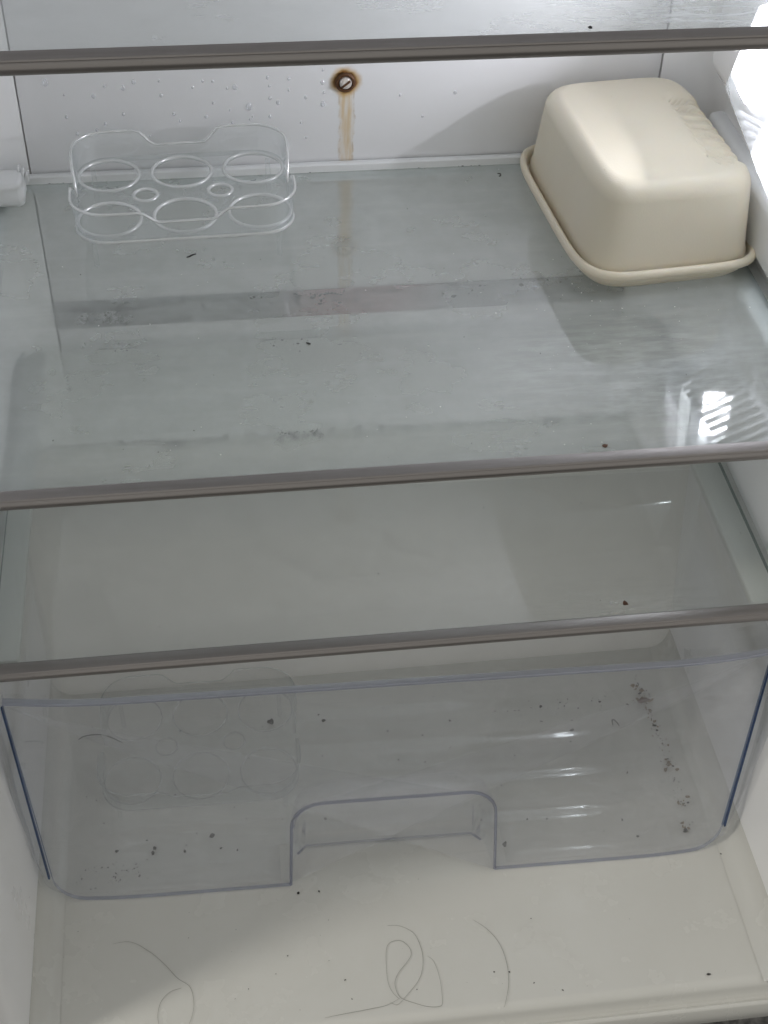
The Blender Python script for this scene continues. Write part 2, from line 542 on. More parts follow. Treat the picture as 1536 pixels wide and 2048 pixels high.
# grimy drain gutter under the back panel
bm = bmesh.new()
prof = [(-.0006, -.1000), (-.0022, -.1006), (-.0040, -.1030), (-.0044, -.1185), (-.0040, -.1212), (-.0006, -.1212)]
extrude_profile(bm, prof, 'x', -.2150, .2150)
fpart(link('drain_gutter', bm, M_gutter))
# cabinet floor with its front sill, one section pulled across
bm = bmesh.new()
prof = [(-.16, ZF), (-.30, ZF), (-.452, ZF-.0005)]
for k in range(1, 7):
    a = R(80*k/6); prof.append((-.452-.0075*math.sin(a), ZF-.0005-.0075*(1-math.cos(a))))
prof += [(-.4615, -.3480), (-.4622, -.3490), (-.4634, -.3492), (-.4640, -.3480), (-.4655, -.3474), (-.4668, -.3482),
         (-.4674, -.3496), (-.4682, -.3560), (-.4686, -.3640), (-.4666, -.3665), (-.30, -.3665), (-.16, -.3665)]
extrude_profile(bm, prof, 'x', -.262, .262)
fpart(link('cabinet_floor', bm, M_floor, None, 50))
# rounded corner between floor and side walls
for s in (-1, 1):
    bm = bmesh.new()
    prof = []
    r = .016
    w = .2392
    prof.append((s*(w+.001), ZF-.001))
    for k in range(7):
        a = R(90*k/6); prof.append((s*(w-r+r*math.sin(a)), ZF+.00012+r*(1-math.cos(a))))
    extrude_profile(bm, prof, 'y', -.4590, -.17)
    fpart(link('corner_fillet', bm, M_floor, None, 60))

# shelf rails moulded on the walls
def rail(s, xin, y0, y1, z0, z1, bev=.004, mat=None):
    w = wall_x(z0)+.004
    x0, x1 = (xin, w) if s > 0 else (-w, -xin)
    return fpart(box('shelf_rail', x0, x1, y0, y1, z0, z1, mat or M_rail, None, bev, 4))
rail(-1, .2265, -.306, -.004, -.1475, -.1412, .0015, M_greystrip)
rail(1, .2240, -.311, -.004, -.1475, -.1412, .0015, M_greystrip)
rail(-1, .2290, -.300, -.004, -.0140, -.0046, .003)
rail(1, .2320, -.300, -.004, -.0140, -.0046, .003)
rail(-1, .2320, -.300, -.004, .2240, .2324, .003)
rail(1, .2320, -.300, -.004, .2240, .2324, .003)
rail(1, .2415, -.425, -.030, .0100, .0500, .006)
rail(-1, .2385, -.425, -.060, .0180, .0560, .006)
# corner clip at the back left
bm = bmesh.new()
bm_box(bm, -.250, -.2165, -.036, -.014, .0005, .0185, .004, 3)
fpart(link('shelf_clip', bm, M_rail))
bm = bmesh.new()
for k in range(3):
    bm_box(bm, -.2205+.0028*k, -.2190+.0028*k, -.020-.0014*k, -.0135-.0014*k, .0125, .0205-.0015*k, .0004, 1)
fpart(link('clip_tooth', bm, M_rail))

# screw in the back panel
sc = empty('screw', (0, 0, 0))
fpart(sc)
sc.location = (-.0010, -.001, .0640-ZF)
bm = bmesh.new()
ring = []
N = 32
levels = [(.0068, 0), (.0068, -.0012), (.0058, -.0021), (.0049, -.0021), (.0045, -.0012), (.0045, 0)]
for r_, y_ in levels:
    ring.append([bm.verts.new((r_*math.cos(2*PI*k/N), y_, r_*math.sin(2*PI*k/N))) for k in range(N)])
for a, b in zip(ring, ring[1:]):
    for k in range(N): bm.faces.new((a[k], a[(k+1) % N], b[(k+1) % N], b[k]))
link('washer', bm, M_rust, sc)
bm = bmesh.new()
rings = []
for r_, y_ in ((.0041, 0), (.0041, -.0022), (.0036, -.0030), (.0025, -.0035), (.001, -.0037)):
    rings.append([bm.verts.new((r_*math.cos(2*PI*k/N), y_, r_*math.sin(2*PI*k/N))) for k in range(N)])
for a, b in zip(rings, rings[1:]):
    for k in range(N): bm.faces.new((a[k], a[(k+1) % N], b[(k+1) % N], b[k]))
bm.faces.new(rings[-1])
link('screw_head', bm, M_screw, sc)
bm = bmesh.new()
for ang in (-38,):
    b2 = bmesh.new(); bm_box(b2, -.0036, .0036, -.0042, -.0026, -.0007, .0006, .0001, 1)
    b2.transform(Matrix.Rotation(R(ang), 4, 'Y'))
    tmpm = bpy.data.meshes.new('t'); b2.to_mesh(tmpm); bm.from_mesh(tmpm); b2.free(); bpy.data.meshes.remove(tmpm)
link('screw_slot', bm, M_rust, sc)

# lamp on the right wall: housing, cover, ridges, lit element
lamp = empty('wall_lamp'); fpart(lamp)
lamp.location = (0, 0, -ZF)
bm = bmesh.new()
bm_box(bm, .2385, .2560, -.112, -.020, .074, .175, .012, 5)
link('lamp_housing', bm, M_housing, lamp)
bm = bmesh.new()
A0 = (.2165, -.1105, .1065); B0 = (.2200, -.1275, .1640)
front_y = -.252
inner = [A0, B0, (.2190, -.175, .176), (.2165, front_y, .180), (.2130, front_y, .0830), (.2140, -.2093, .0885)]
outer = [(.2525, -.105, .0860), (.2525, -.123, .170), (.2525, -.175, .181), (.2525, front_y, .185), (.2520, front_y, .0650), (.2520, -.2093, .0690)]
vi = [bm.verts.new(p) for p in inner]; vo = [bm.verts.new(p) for p in outer]
bm.faces.new(vi)
for i in range(6):
    bm.faces.new((vi[i], vi[(i+1) % 6], vo[(i+1) % 6], vo[i]))
bmesh.ops.recalc_face_normals(bm, faces=bm.faces)
for f in bm.faces:
    f.normal_update()
    f.material_index = 1 if f.normal.z < -.3 else 0
bmesh.ops.bevel(bm, geom=bm.edges[:], offset=.0016, segments=2, affect='EDGES', profile=.5)
link('lamp_cover', bm, [M_lens, M_lensclear], lamp)
for k in range(11):
    t_ = k/10
    y = -.134-.092*t_
    za = .1030-.0165*t_
    bm = bmesh.new()
    pts = [(.2185, y, za-.0012), (.2490, y-.001, za-.0180)]
    tube(bm, pts, .0021, 8)
    link('cover_ridge', bm, M_housing, lamp)
bm = bmesh.new()
tube(bm, spline([(.2290, -.122, .108), (.2290, -.128, .125), (.2290, -.134, .145), (.2290, -.140, .166)], 4), .0034, 10, False, lambda u: .45+.75*math.sin(PI*min(1, .12+u*.9)))
link('lit_element', bm, M_led, lamp)

# ---------------------------------------------------------------- glass shelves
def shelf(label, z, y_front, xh, y_back, top_mat, strip):
    e = empty('glass_shelf', (0, 0, z))
    tag(e, label, 'shelf', 'glass shelves in the refrigerator')
    bm = bmesh.new()
    bm_box(bm, -xh, xh, y_front-.003, y_back, -.004, 0, 0)
    for f in bm.faces:
        nrm = f.normal if f.normal.length else f.calc_center_median()
        f.normal_update()
        if f.normal.z > .5: f.material_index = 0
        elif f.normal.z < -.5: f.material_index = 1
        elif abs(f.normal.x) > .5: f.material_index = 2
        else: f.material_index = 1
    link('glass_panel', bm, [top_mat, M_glass_under, M_glass_edge], e, 0)
    bm = bmesh.new()
    y = y_front
    prof = [(y+.0006, .0004), (y+.0004, .0010), (y, .0012), (y-.0062, .0006), (y-.0068, .0002), (y-.0071, -.0003), (y-.0070, -.0006),
            (y-.0076, -.0010), (y-.0082, -.0020), (y-.0084, -.0033), (y-.0080, -.0048), (y-.0070, -.0060), (y-.0056, -.0067),
            (y-.0020, -.0070), (y+.006, -.0068), (y+.006, -.0046), (y-.0035, -.0046), (y-.0035, .0004)]
    extrude_profile(bm, prof, 'x', -xh-.0035, xh+.0035)
    link('front_trim', bm, M_trim, e, 30)
    if strip:
        bm = bmesh.new()
        yb = y_back
        hs = .0085 if strip == 'tall' else 0.0
        prof = [(yb-.0022, .0004), (yb-.0022, .0052+hs), (yb-.0012, .0062+hs), (yb+.0020, .0062+hs), (yb+.0020, -.0060), (yb-.004, -.0060), (yb-.004, -.0044), (yb+.0002, -.0044), (yb+.0002, .0004)]
        extrude_profile(bm, prof, 'x', -xh+.006, xh-.006)
        link('back_strip', bm, M_greystrip if strip == 'tall' else M_rail, e, 30)
    return e
YF = -.3140
shelf('upper glass shelf with frosty streaks on its right side, nearest the top edge', .2368, YF, .2440, -.0035, M_glass_top, True)
shelf('middle glass shelf carrying the cream butter dish and the upper clear egg tray', 0.0, YF, .2432, -.0035, M_glass_mid, True)
shelf('lowest glass shelf, lying directly above the clear drawer', -.1357, YF, .2410, -.0014, M_glass_bot, False)

# ---------------------------------------------------------------- drawer
dr = empty('crisper_drawer', (-.003, -.3580, ZF+.0008), R(-1.2))
tag(dr, 'clear bluish plastic crisper drawer with handle cutout, dirty inside, on the cabinet floor', 'drawer')
H = .170                   # rim height above the drawer's bottom
def front_y(x, h):
    v = h/H
    y = .0280*v
    u = max(0, abs(x)-.165)/.07
    return y+.005*u*u
def half_w(h): return .2265+(.2365-.2265)*h/H
# front panel with the notch cut out of its lower edge
bm = bmesh.new()
out = []
nw0, nw1, nh, nr = -.0705, .0685, .074, .019
rb = .020
def arc(cx, cy, r, a0, a1, n=7):
    return [(cx+r*math.cos(R(a0+(a1-a0)*k/n)), cy+r*math.sin(R(a0+(a1-a0)*k/n))) for k in range(n+1)]
out += [(half_w(H), H)]
out += [(-half_w(H), H)]
out += arc(-half_w(0)+rb, rb, rb, 180, 270)
out += [(nw0, 0), (nw0+.003, nh-nr)]
out += arc(nw0+.004+nr, nh-nr, nr, 180, 90)
out += arc(nw1-.002-nr, nh-nr, nr, 90, 0)
out += [(nw1, 0)]
out += arc(half_w(0)-rb, rb, rb, 270, 360)
th = .0026
va = [bm.verts.new((p[0], 0, p[1])) for p in out]
vb = [bm.verts.new((p[0], th, p[1])) for p in out]
fa = bm.faces.new(va); fb = bm.faces.new(list(reversed(vb)))
for i in range(len(out)):
    j = (i+1) % len(out)
    f = bm.faces.new((va[i], va[j], vb[j], vb[i]))
    a, b = out[i], out[j]
    mx, mz = (a[0]+b[0])/2, (a[1]+b[1])/2
    side = abs(mx) > .20 and mz < H-.001 and abs(a[1]-b[1]) > .02
    f.material_index = 1 if side else 2
for f in (fa, fb): f.material_index = 0
bmesh.ops.triangulate(bm, faces=[fa, fb])
for x in [-.22, -.21, -.20, -.19, -.18, -.16, -.12, .12, .16, .18, .19, .20, .21, .22]:
    bmesh.ops.bisect_plane(bm, geom=bm.verts[:]+bm.edges[:]+bm.faces[:], plane_co=(x, 0, 0), plane_no=(1, 0, 0))
for v in bm.verts: v.co.y += front_y(v.co.x, v.co.z)
link('front_panel', bm, [M_acryl_front, M_blue, M_greyedge], dr, 0)
# blue strips where the panel's thick side edges show
for s in (-1, 1):
    bm = bmesh.new()
    rows = []
    for k in range(9):
        h = .019+(H-.022)*k/8
        x = s*(half_w(h)+.0003)
        y = front_y(x, h)
        rows.append([bm.verts.new(q) for q in ((x, y+.0002, h), (x+s*.0012, y+.0006, h), (x+s*.0012, y+.0022, h), (x, y+.0026, h))])
    for a, b in zip(rows, rows[1:]):
        for i in range(4): bm.faces.new((a[i], a[(i+1) % 4], b[(i+1) % 4], b[i]))
    bm.faces.new(rows[0]); bm.faces.new(rows[-1])
    link('edge_strip', bm, M_blue, dr, 30)
# body: floor with cross ridges, side walls, back wall
def body_profile(y, n=7):
    rr = .014
    top, bot = .2420, .2335
    pr = [(-top, H-.004)]
    pr += [(-bot-.0042*(1-k/3)*1.2, rr+(H-rr-.004)*(1-(k+1)/4)*.7) for k in range(3)]
    pr += arc(-bot+rr, rr, rr, 180, 270, n)
    for k in range(1, 40):
        pr.append((-bot+rr+(2*(bot-rr))*k/40, 0))
    pr += arc(bot-rr, rr, rr, 270, 360, n)
    pr += [(bot+.0042*(1-(2-k)/3)*1.2, rr+(H-rr-.004)*(1-(2-k+1)/4)*.7) for k in range(3)]
    pr += [(top, H-.004)]
    return pr
bm = bmesh.new()
rows = []
L = .1695
LEAN = .038
ny = 72
def ridge(y):
    ph = (y-.011)/.0335
    w = math.cos(2*PI*ph)
    return .0016*max(0, w)**1.5
def in_pocket(x, y): return nw0-.004 < x < nw1+.004 and y < .032
for i in range(ny+1):
    y = .004+(L-.004)*i/ny
    row = []
    for (x, z) in body_profile(y):
        zz = z+.0012
        if z < .0005 and abs(x) < .205: zz += ridge(y)*min(1, (.205-abs(x))/.015)
        yy = y+(.0270*(z/H) if i == 0 else 0)+LEAN*(z/H)*(i/ny)+(.005*(max(0, abs(x)-.165)/.07)**2*(1-i/ny))
        row.append(bm.verts.new((x, yy, zz)))
    rows.append(row)
for a, b in zip(rows, rows[1:]):
    for j in range(len(a)-1):
        c = (a[j].co+a[j+1].co+b[j].co+b[j+1].co)/4
        if c.z < .006 and in_pocket(c.x, c.y): continue
        bm.faces.new((a[j], a[j+1], b[j+1], b[j]))
# back wall: rises with a slight lean
back = [bm.verts.new((v.co.x, v.co.y+.004, v.co.z)) for v in rows[-1]]
for j in range(len(back)-1): bm.faces.new((rows[-1][j], rows[-1][j+1], back[j+1], back[j]))
bm.faces.new(back)
bmesh.ops.delete(bm, geom=[v for v in bm.verts if not v.link_faces], context='VERTS')
body = link('drawer_body', bm, M_acryl, dr, 50)
md = body.modifiers.new('thick', 'SOLIDIFY'); md.thickness = .0018; md.offset = -1
# rim lip
def rim_pts():
    p = []
    for k in range(33):
        x = -.2365+.473*k/32
        p.append((x, front_y(x, H)+.0012, H))
    return p
bm = bmesh.new()
prof_pts = rim_pts()
rows = []
for (x, y, z) in prof_pts:
    rows.append([bm.verts.new((x, y+a, z+b)) for a, b in ((-.0010, -.0004), (-.0009, .0008), (-.0003, .0013), (.0034, .0012), (.0037, .0005), (.0034, -.0004))])
for a, b in zip(rows, rows[1:]):
    for i in range(6): bm.faces.new((a[i], a[(i+1) % 6], b[(i+1) % 6], b[i]))
bm.faces.new(rows[0]); bm.faces.new(rows[-1])
link('front_rim', bm, M_rimlip, dr, 30)
bm = bmesh.new()
for s in (-1, 1):
    tube(bm, [(s*.2415, .032, H-.002), (s*.2422, .08, H-.002), (s*.2422, L+LEAN-.01, H-.002), (s*.2400, L+LEAN+.003, H-.002)], .0016, 8)
tube(bm, [(-.2400, L+LEAN+.004, H-.002), (0, L+LEAN+.004, H-.002), (.2400, L+LEAN+.004, H-.002)], .0010, 8)
link('side_rim', bm, M_acryl, dr, 30)
# handle pocket behind the notch
bm = bmesh.new()
def pocket_outline(y, inset):
    rr = nr+.001
    x0, x1, h = nw0+inset, nw1-inset, nh-inset*.2
    return ([(x0, 0), (x0+.002, h-rr)]+arc(x0+.002+rr, h-rr, rr, 180, 90, 6)+arc(x1-.002-rr, h-rr, rr, 90, 0, 6)+[(x1, 0)])
R_ = []
for i, (d_, ins) in enumerate(((.001, .0002), (.010, .0012), (.020, .003), (.026, .006), (.0285, .011))):
    R_.append([bm.verts.new((x, d_+front_y(x, z)*(1-i/4*.75), z+.0008)) for x, z in pocket_outline(0, ins)])
for a, b in zip(R_, R_[1:]):
    for j in range(len(a)-1): bm.faces.new((a[j], a[j+1], b[j+1], b[j]))
bm.faces.new(R_[-1])
pk = link('handle_pocket', bm, M_acryl, dr, 45)
md = pk.modifiers.new('thick', 'SOLIDIFY'); md.thickness = .0016; md.offset = 0
bm = bmesh.new()
tube(bm, [(x, front_y(x, z)+.0012, z) for x, z in pocket_outline(0, 0)], .0011, 6)
link('notch_edge', bm, M_greyedge, dr, 60)
bm = bmesh.new()
po = pocket_outline(0, .006)
tube(bm, [(po[0][0], .024, .0006), (nw0+.012, .0300, .0006), (0, .0304, .0006), (nw1-.012, .0300, .0006), (po[-1][0], .024, .0006)], .0009, 6)
link('pocket_edge', bm, M_greyedge, dr, 60)

# ---------------------------------------------------------------- egg trays
def egg_tray(label, loc, rz, plate_mat, rim_mat, rim_r=.0012):
    e = empty('egg_tray', loc, rz)
    tag(e, label, 'egg tray', 'clear egg trays')
    hx, hy, rc, zp = .0674, .0500, .0205, .0245
    cols = (-.0468, 0, .0468); rws = (-.0268, .0268)
    holes = [(x, y, .0194) for y in rws for x in cols]
    small = [(-.0240, 0, .0075), (.0236, .0008, .0075)]
    curve_plate('plate', rrect(hx, hy, rc), [circle(*h) for h in holes+small], .0007, .0004, [plate_mat], e, zp)
    for (x, y, r) in holes+small:
        bm = bmesh.new()
        tube(bm, [(px, py, zp+.0007) for px, py in circle(x, y, r, 44)], rim_r, 8, True)
        link('hole_rim', bm, rim_mat, e, 60)
    # upright wall round the plate, high at the corners, low in the middle, slit in each end
    ol = rrect(hx, hy, rc, 10)
    # resample densely
    dense = []
    for i in range(len(ol)):
        a, b = Vector(ol[i]), Vector(ol[(i+1) % len(ol)])
        m = max(1, int((b-a).length/.003))
        for k in range(m): dense.append(a+(b-a)*k/m)
    def top(p):
        back = p.y > 0
        t = min(1, max(0, (abs(p.x)-.0155)/.0125)); t = t*t*(3-2*t)
        lo, hi = (.0085, .0185) if back else (.0115, .0190)
        h = lo+(hi-lo)*t
        if abs(p.x) > hx-rc*.35:
            q = min(1, max(0, (abs(p.y)-.004)/.016)); h *= .22+.78*math.sin(q*PI/2)
        return h
    def wall_obj(pts_idx, name):
        bm = bmesh.new(); rows = []
        for p in pts_idx:
            h = top(p); c = p.normalized()
            n = Vector((p.x/hx**2, p.y/hy**2)).normalized()
            if abs(p.x) <= hx-rc: n = Vector((0, math.copysign(1, p.y)))
            elif abs(p.y) <= hy-rc: n = Vector((math.copysign(1, p.x), 0))
            else:
                cc = Vector((math.copysign(hx-rc, p.x), math.copysign(hy-rc, p.y))); n = (p-cc).normalized()
            o = .0022*h/.018
            zs = (zp-.0016, zp+h*.5, zp+h)
            rows.append([bm.verts.new((p.x+n.x*f*o, p.y+n.y*f*o, z)) for f, z in zip((0, .4, 1), zs)]
                        + [bm.verts.new((p.x+n.x*(f*o-.0014), p.y+n.y*(f*o-.0014), z)) for f, z in zip((1, .4, 0), reversed(zs))])
        for a, b in zip(rows, rows[1:]):
            for i in range(6): bm.faces.new((a[i], a[(i+1) % 6], b[(i+1) % 6], b[i]))
        bm.faces.new(rows[0]); bm.faces.new(rows[-1])
        link(name, bm, plate_mat, e, 40)
        bm = bmesh.new()
        edge = []
        for p in pts_idx:
            h = top(p)
            if abs(p.x) <= hx-rc: n = Vector((0, math.copysign(1, p.y)))
            elif abs(p.y) <= hy-rc: n = Vector((math.copysign(1, p.x), 0))
            else:
                cc = Vector((math.copysign(hx-rc, p.x), math.copysign(hy-rc, p.y))); n = (p-cc).normalized()
            q = p+n*(.0022*h/.018-.0007)
            edge.append((q.x, q.y, zp+h))
        f0, f1 = edge[0], edge[-1]
        edge = [(pts_idx[0].x, pts_idx[0].y, zp)]+edge+[(pts_idx[-1].x, pts_idx[-1].y, zp)]
        tube(bm, edge, rim_r*.75, 6)
        link('wall_edge', bm, rim_mat, e, 60)
    def ordered(sign):
        pts = [p for p in dense if p.y*sign > .0035]
        pts.sort(key=lambda p: math.atan2(p.y*sign, p.x))
        return pts
    wall_obj(ordered(1), 'back_wall'); wall_obj(ordered(-1), 'front_wall')
    bm = bmesh.new()
    fr_pts = [(p.x, p.y-.0002, zp-.0012) for p in ordered(-1)]
    tube(bm, fr_pts, rim_r*.9, 6)
    link('base_edge', bm, rim_mat, e, 60)
    for sx in (-1, 1):
        for sy in (-1, 1):
            bm = bmesh.new()
            x, y = sx*(hx-.010), sy*(hy-.010)
            tube(bm, [(x, y, .0003), (x, y, .010), (x, y, zp-.0008)], .0016, 8)
            link('leg', bm, plate_mat, e, 50)
    return e
egg_tray('empty clear plastic egg tray with six holes, upright on the middle glass shelf', (-.1120, -.0672, 0.0), R(1.5), M_egg, M_eggrim)
egg_tray('faint clear egg tray lying inside the drawer, seen through its front', (-.1290, -.2530, ZF+.0030), R(-1.0), M_egg2, M_eggrim2, .0006)

# ---------------------------------------------------------------- butter dish
bd = empty('butter_dish', (.1818, -.0845, 0.0), R(5.0))
tag(bd, 'closed cream plastic butter dish with ribbed lid, on the right of the middle shelf', 'butter dish')
def sup(a, b, n, k, N):
    t = 2*PI*k/N
    c, s = math.cos(t), math.sin(t)
    return (math.copysign(abs(c)**(2/n), c)*a, math.copysign(abs(s)**(2/n), s)*b)
def arc_ts(a, b, n, N):
    K = 6000
    P = []
    for k in range(K+1):
        t = 2*PI*(k/K)
        P.append(sup(a, b, n, t/(2*PI)*N, N))
    acc = [0.0]
    for p, q in zip(P, P[1:]): acc.append(acc[-1]+math.hypot(q[0]-p[0], q[1]-p[1]))
    out, j = [], 0
    for i in range(N):
        target = acc[-1]*i/N
        while acc[j+1] < target: j += 1
        out.append((j+(target-acc[j])/max(1e-12, acc[j+1]-acc[j]))/K*N)
    return out
def loft(name, levels, mat, parent, N=128, cap=True, deform=None, sm=60):
    bm = bmesh.new(); rows = []
    ts = arc_ts(levels[2][0], levels[2][1], levels[2][2], N)
    for (a, b, n, z) in levels:
        row = []
        for k in ts:
            x, y = sup(a, b, n, k, N)
            p = Vector((x, y, z))
            if deform: p = deform(p)
            row.append(bm.verts.new(p))
        rows.append(row)
    for p, q in zip(rows, rows[1:]):
        for k in range(N): bm.faces.new((p[k], p[(k+1) % N], q[(k+1) % N], q[k]))
    if cap:
        bm.faces.new(rows[0]); bm.faces.new(rows[-1])
    return link(name, bm, mat, parent, sm)
NP = 5.6
loft('base_plate', [(.040, .062, NP, .0002), (.0500, .0720, NP, .0003), (.0535, .0755, NP, .0012), (.0560, .0780, NP, .0042), (.0578, .0798, NP, .0078),
     (.0590, .0812, NP, .0092), (.0606, .0829, NP, .0102), (.0618, .0842, NP, .0116), (.0622, .0846, NP, .0134), (.0618, .0842, NP, .0152), (.0608, .0831, NP, .0164),
     (.0596, .0818, NP, .0167), (.0586, .0808, NP, .0160), (.0578, .0800, NP, .0138), (.0574, .0796, NP, .0068), (.050, .072, NP, .0064), (.03, .05, NP, .0064)], M_creamplate, bd, 200)
def rib_def(p):
    # grip ribs moulded into the right shoulder of the lid: narrow grooves between flat ribs
    if p.x > .020 and p.z > .028:
        m = min(1, max(0, (p.x-.0240)/.0012))*min(1, max(0, (p.z-.030)/.006))
        y0, y1 = -.050, .036
        my = min(1, max(0, (p.y-y0)/.0008))*min(1, max(0, (y1-p.y)/.004))
        per = .0107
        ph = ((p.y-y0) % per)/per
        g = .0009+.0034*(max(0, 1-abs(ph-.12)/.17))+.0014*ph
        k = g*m*my*(1.15-9*max(-.05, min(.05, p.y)))
        p = Vector((p.x-k*.5, p.y, p.z-k*.8))
    return p
H0, HT = .0064, .0730
lv = [(.0545, .0765, 6.6, H0), (.0549, .0769, 6.6, H0+.0030), (.0549, .0769, 6.6, H0+.0075), (.0541, .0761, 6.6, H0+.0100), (.0538, .0757, 6.6, H0+.0125)]
for k in range(1, 11):
    u = k/10; lv.append((.0538-.0030*u, .0757-.0040*u, 6.6-.3*u, H0+.0125+.0375*u))
sh = 24
for k in range(1, sh+1):
    a = R(86*k/sh)
    lv.append((.0508-.0115*(1-math.cos(a)), .0717-.0105*(1-math.cos(a)), 6.3-.6*k/sh, H0+.0500+.0122*math.sin(a)))
a1, b1 = lv[-1][0], lv[-1][1]; z1 = lv[-1][3]
for k in range(1, 13):
    u = k/12
    lv.append((a1*(1-u)+.0008*u, b1*(1-u)+.002*u, 5.7-3.2*u, z1+(HT-z1)*(1-(1-u)**1.6)))
loft('lid', lv, M_cream, bd, 420, True, rib_def)

# ---------------------------------------------------------------- droplets on the back panel
DROPS = [(-0.1960,0.0706,0.0020),(-0.1396,0.0688,0.0014),(-0.1468,0.0649,0.0014),(-0.1585,0.0667,0.0011),(-0.1664,0.0600,0.0014),(-0.1227,0.0587,0.0011),(-0.1484,0.0465,0.0011),(-0.1154,0.0452,0.0011),(-0.0944,0.0425,0.0011),(-0.0740,0.0627,0.0017),(-0.0654,0.0485,0.0022),(-0.0793,0.0619,0.0008),(-0.0513,0.0540,0.0011),(-0.0460,0.0506,0.0014),(-0.0524,0.0686,0.0011),(-0.0383,0.0673,0.0011),(-0.0161,0.0637,0.0014),(-0.0159,0.0483,0.0017),(-0.0276,0.0535,0.0011),(-0.0517,0.0407,0.0011),(-0.0652,0.0394,0.0008),(-0.0770,0.0370,0.0011),(-0.0891,0.0520,0.0008),(-0.1232,0.0688,0.0008),(-0.0950,0.0677,0.0008),(-0.0885,0.0672,0.0008),(-0.0782,0.0465,0.0008),(-0.1609,0.0399,0.0011),(-0.1670,0.0358,0.0011),(-0.1801,0.0334,0.0011),(-0.1856,0.0459,0.0011),(-0.0157,0.0724,0.0008),(-0.0152,0.0565,0.0008),(-0.0513,0.0626,0.0008),(-0.0385,0.0592,0.0008),(-0.0277,0.0241,0.0008),(-0.0309,0.0354,0.0008),(-0.1118,0.0400,0.0008),(-0.1326,0.0299,0.0008),(-0.0634,0.0412,0.0006),(-0.1018,0.0635,0.0008),(-0.1851,0.0615,0.0006),(0.0737,0.0531,0.0011),(0.0522,0.0364,0.0008),(0.0361,0.0527,0.0008)]
def drop_mesh():
    bm = bmesh.new()
    bmesh.ops.create_uvsphere(bm, u_segments=14, v_segments=8, radius=1)
    for v in bm.verts:
        v.co.y *= .55
        v.co.z *= 1.25
        if v.co.z < 0: v.co.x *= 1.08; v.co.y *= 1.15
    me = bpy.data.meshes.new('water_droplet'); bm.to_mesh(me); bm.free()
    for p in me.polygons: p.use_smooth = True
    me.materials.append(M_drop); return me
dme = drop_mesh()
for (x, z, r) in DROPS:
    o = bpy.data.objects.new('water_droplet', dme); col.objects.link(o)
    o.location = (x, -.0001, z); o.scale = (r, r, r)
    if r > .0019 and x < -.19: lab = 'largest water droplet, far left on the back panel under the upper trim'
    elif r > .0019: lab = 'tall water droplet on the back panel left of the rusty screw'
    elif (x, z) == (-0.0740, 0.0627): lab = 'medium water droplet under the upper trim above the right end of the egg tray'
    elif (x, z) == (-0.0161, 0.0637): lab = 'upper of the two clear droplets just left of the rusty screw'
    elif (x, z) == (-0.0159, 0.0483): lab = 'lower of the two clear droplets just left of the rusty screw'
    elif (x, z) == (0.0737, 0.0531): lab = 'water droplet right of the screw, the one nearest the butter dish'
    elif (x, z) == (0.0522, 0.0364): lab = 'lowest of the three droplets right of the rusty screw'
    elif (x, z) == (0.0361, 0.0527): lab = 'water droplet right of the rusty screw, the nearest one to it'
    else: lab = 'small clear water droplet on the back panel between left seam and screw'
    tag(o, lab, 'droplet', 'water droplets on the back panel')

# ---------------------------------------------------------------- hairs
HAIRS = [
 ('long fine hair curving across the shaded left of the cabinet floor', ZF, [(-0.1917,-0.3860),(-0.1799,-0.3859),(-0.1677,-0.3943),(-0.1582,-0.4042),(-0.1504,-0.4144),(-0.1426,-0.4214),(-0.1404,-0.4318),(-0.1415,-0.4399),(-0.1438,-0.4462)]),
 ('short hair arc beside the long left hair near the front sill', ZF, [(-0.1480,-0.4215),(-0.1552,-0.4234),(-0.1609,-0.4294),(-0.1629,-0.4375),(-0.1623,-0.4447)]),
 ('single bow-shaped hair right of the looped hair on the cabinet floor', ZF, [(0.0439,-0.3947),(0.0525,-0.4030),(0.0587,-0.4146),(0.0606,-0.4289),(0.0590,-0.4426),(0.0542,-0.4556),(0.0530,-0.4570)]),
 ('hooked hair crossing over the looped hair at the floor centre', ZF, [(-0.0126,-0.3928),(-0.0045,-0.3941),(0.0039,-0.4005),(0.0072,-0.4123),(0.0066,-0.4228),(0.0026,-0.4328),(-0.0061,-0.4420),(-0.0133,-0.4479),(-0.0178,-0.4457)]),
 ('tangled looped hair at the middle of the cabinet floor', ZF, [(-0.0113,-0.4448),(-0.0154,-0.4393),(-0.0174,-0.4305),(-0.0162,-0.4132),(-0.0133,-0.4057),(-0.0059,-0.4044),(-0.0007,-0.4096),(-0.0002,-0.4157),(-0.0049,-0.4215),(-0.0106,-0.4278),(-0.0131,-0.4344),(-0.0111,-0.4431),(-0.0028,-0.4480),(0.0058,-0.4515),(0.0134,-0.4520),(0.0153,-0.4480),(0.0159,-0.4343),(0.0140,-0.4219),(0.0104,-0.4173)]),
 ('nearly straight hair beside the front sill left of the loops', ZF, [(-0.0597,-0.4515),(-0.0469,-0.4502),(-0.0309,-0.4489),(-0.0197,-0.4475),(-0.0112,-0.4438)]),
 ('dark curled hair in the back left of the drawer, beside its tray', ZF+.0028, [(-0.2186,-0.2206),(-0.2140,-0.2179),(-0.2050,-0.2175),(-0.1977,-0.2196),(-0.1930,-0.2224),(-0.1868,-0.2267)]),
]
for lab, z, pts in HAIRS:
    bm = bmesh.new()
    dark = 'dark curled' in lab
    tube(bm, spline([(x, y, z+.0007) for x, y in pts], 8), .00055 if dark else .00014, 5, False, lambda u: .35+.65*math.sin(PI*min(1, max(0, u)))**.4)
    o = link('hair', bm, M_lint if dark else M_hair, None, 60)
    tag(o, lab, 'hair', 'hairs in the refrigerator')

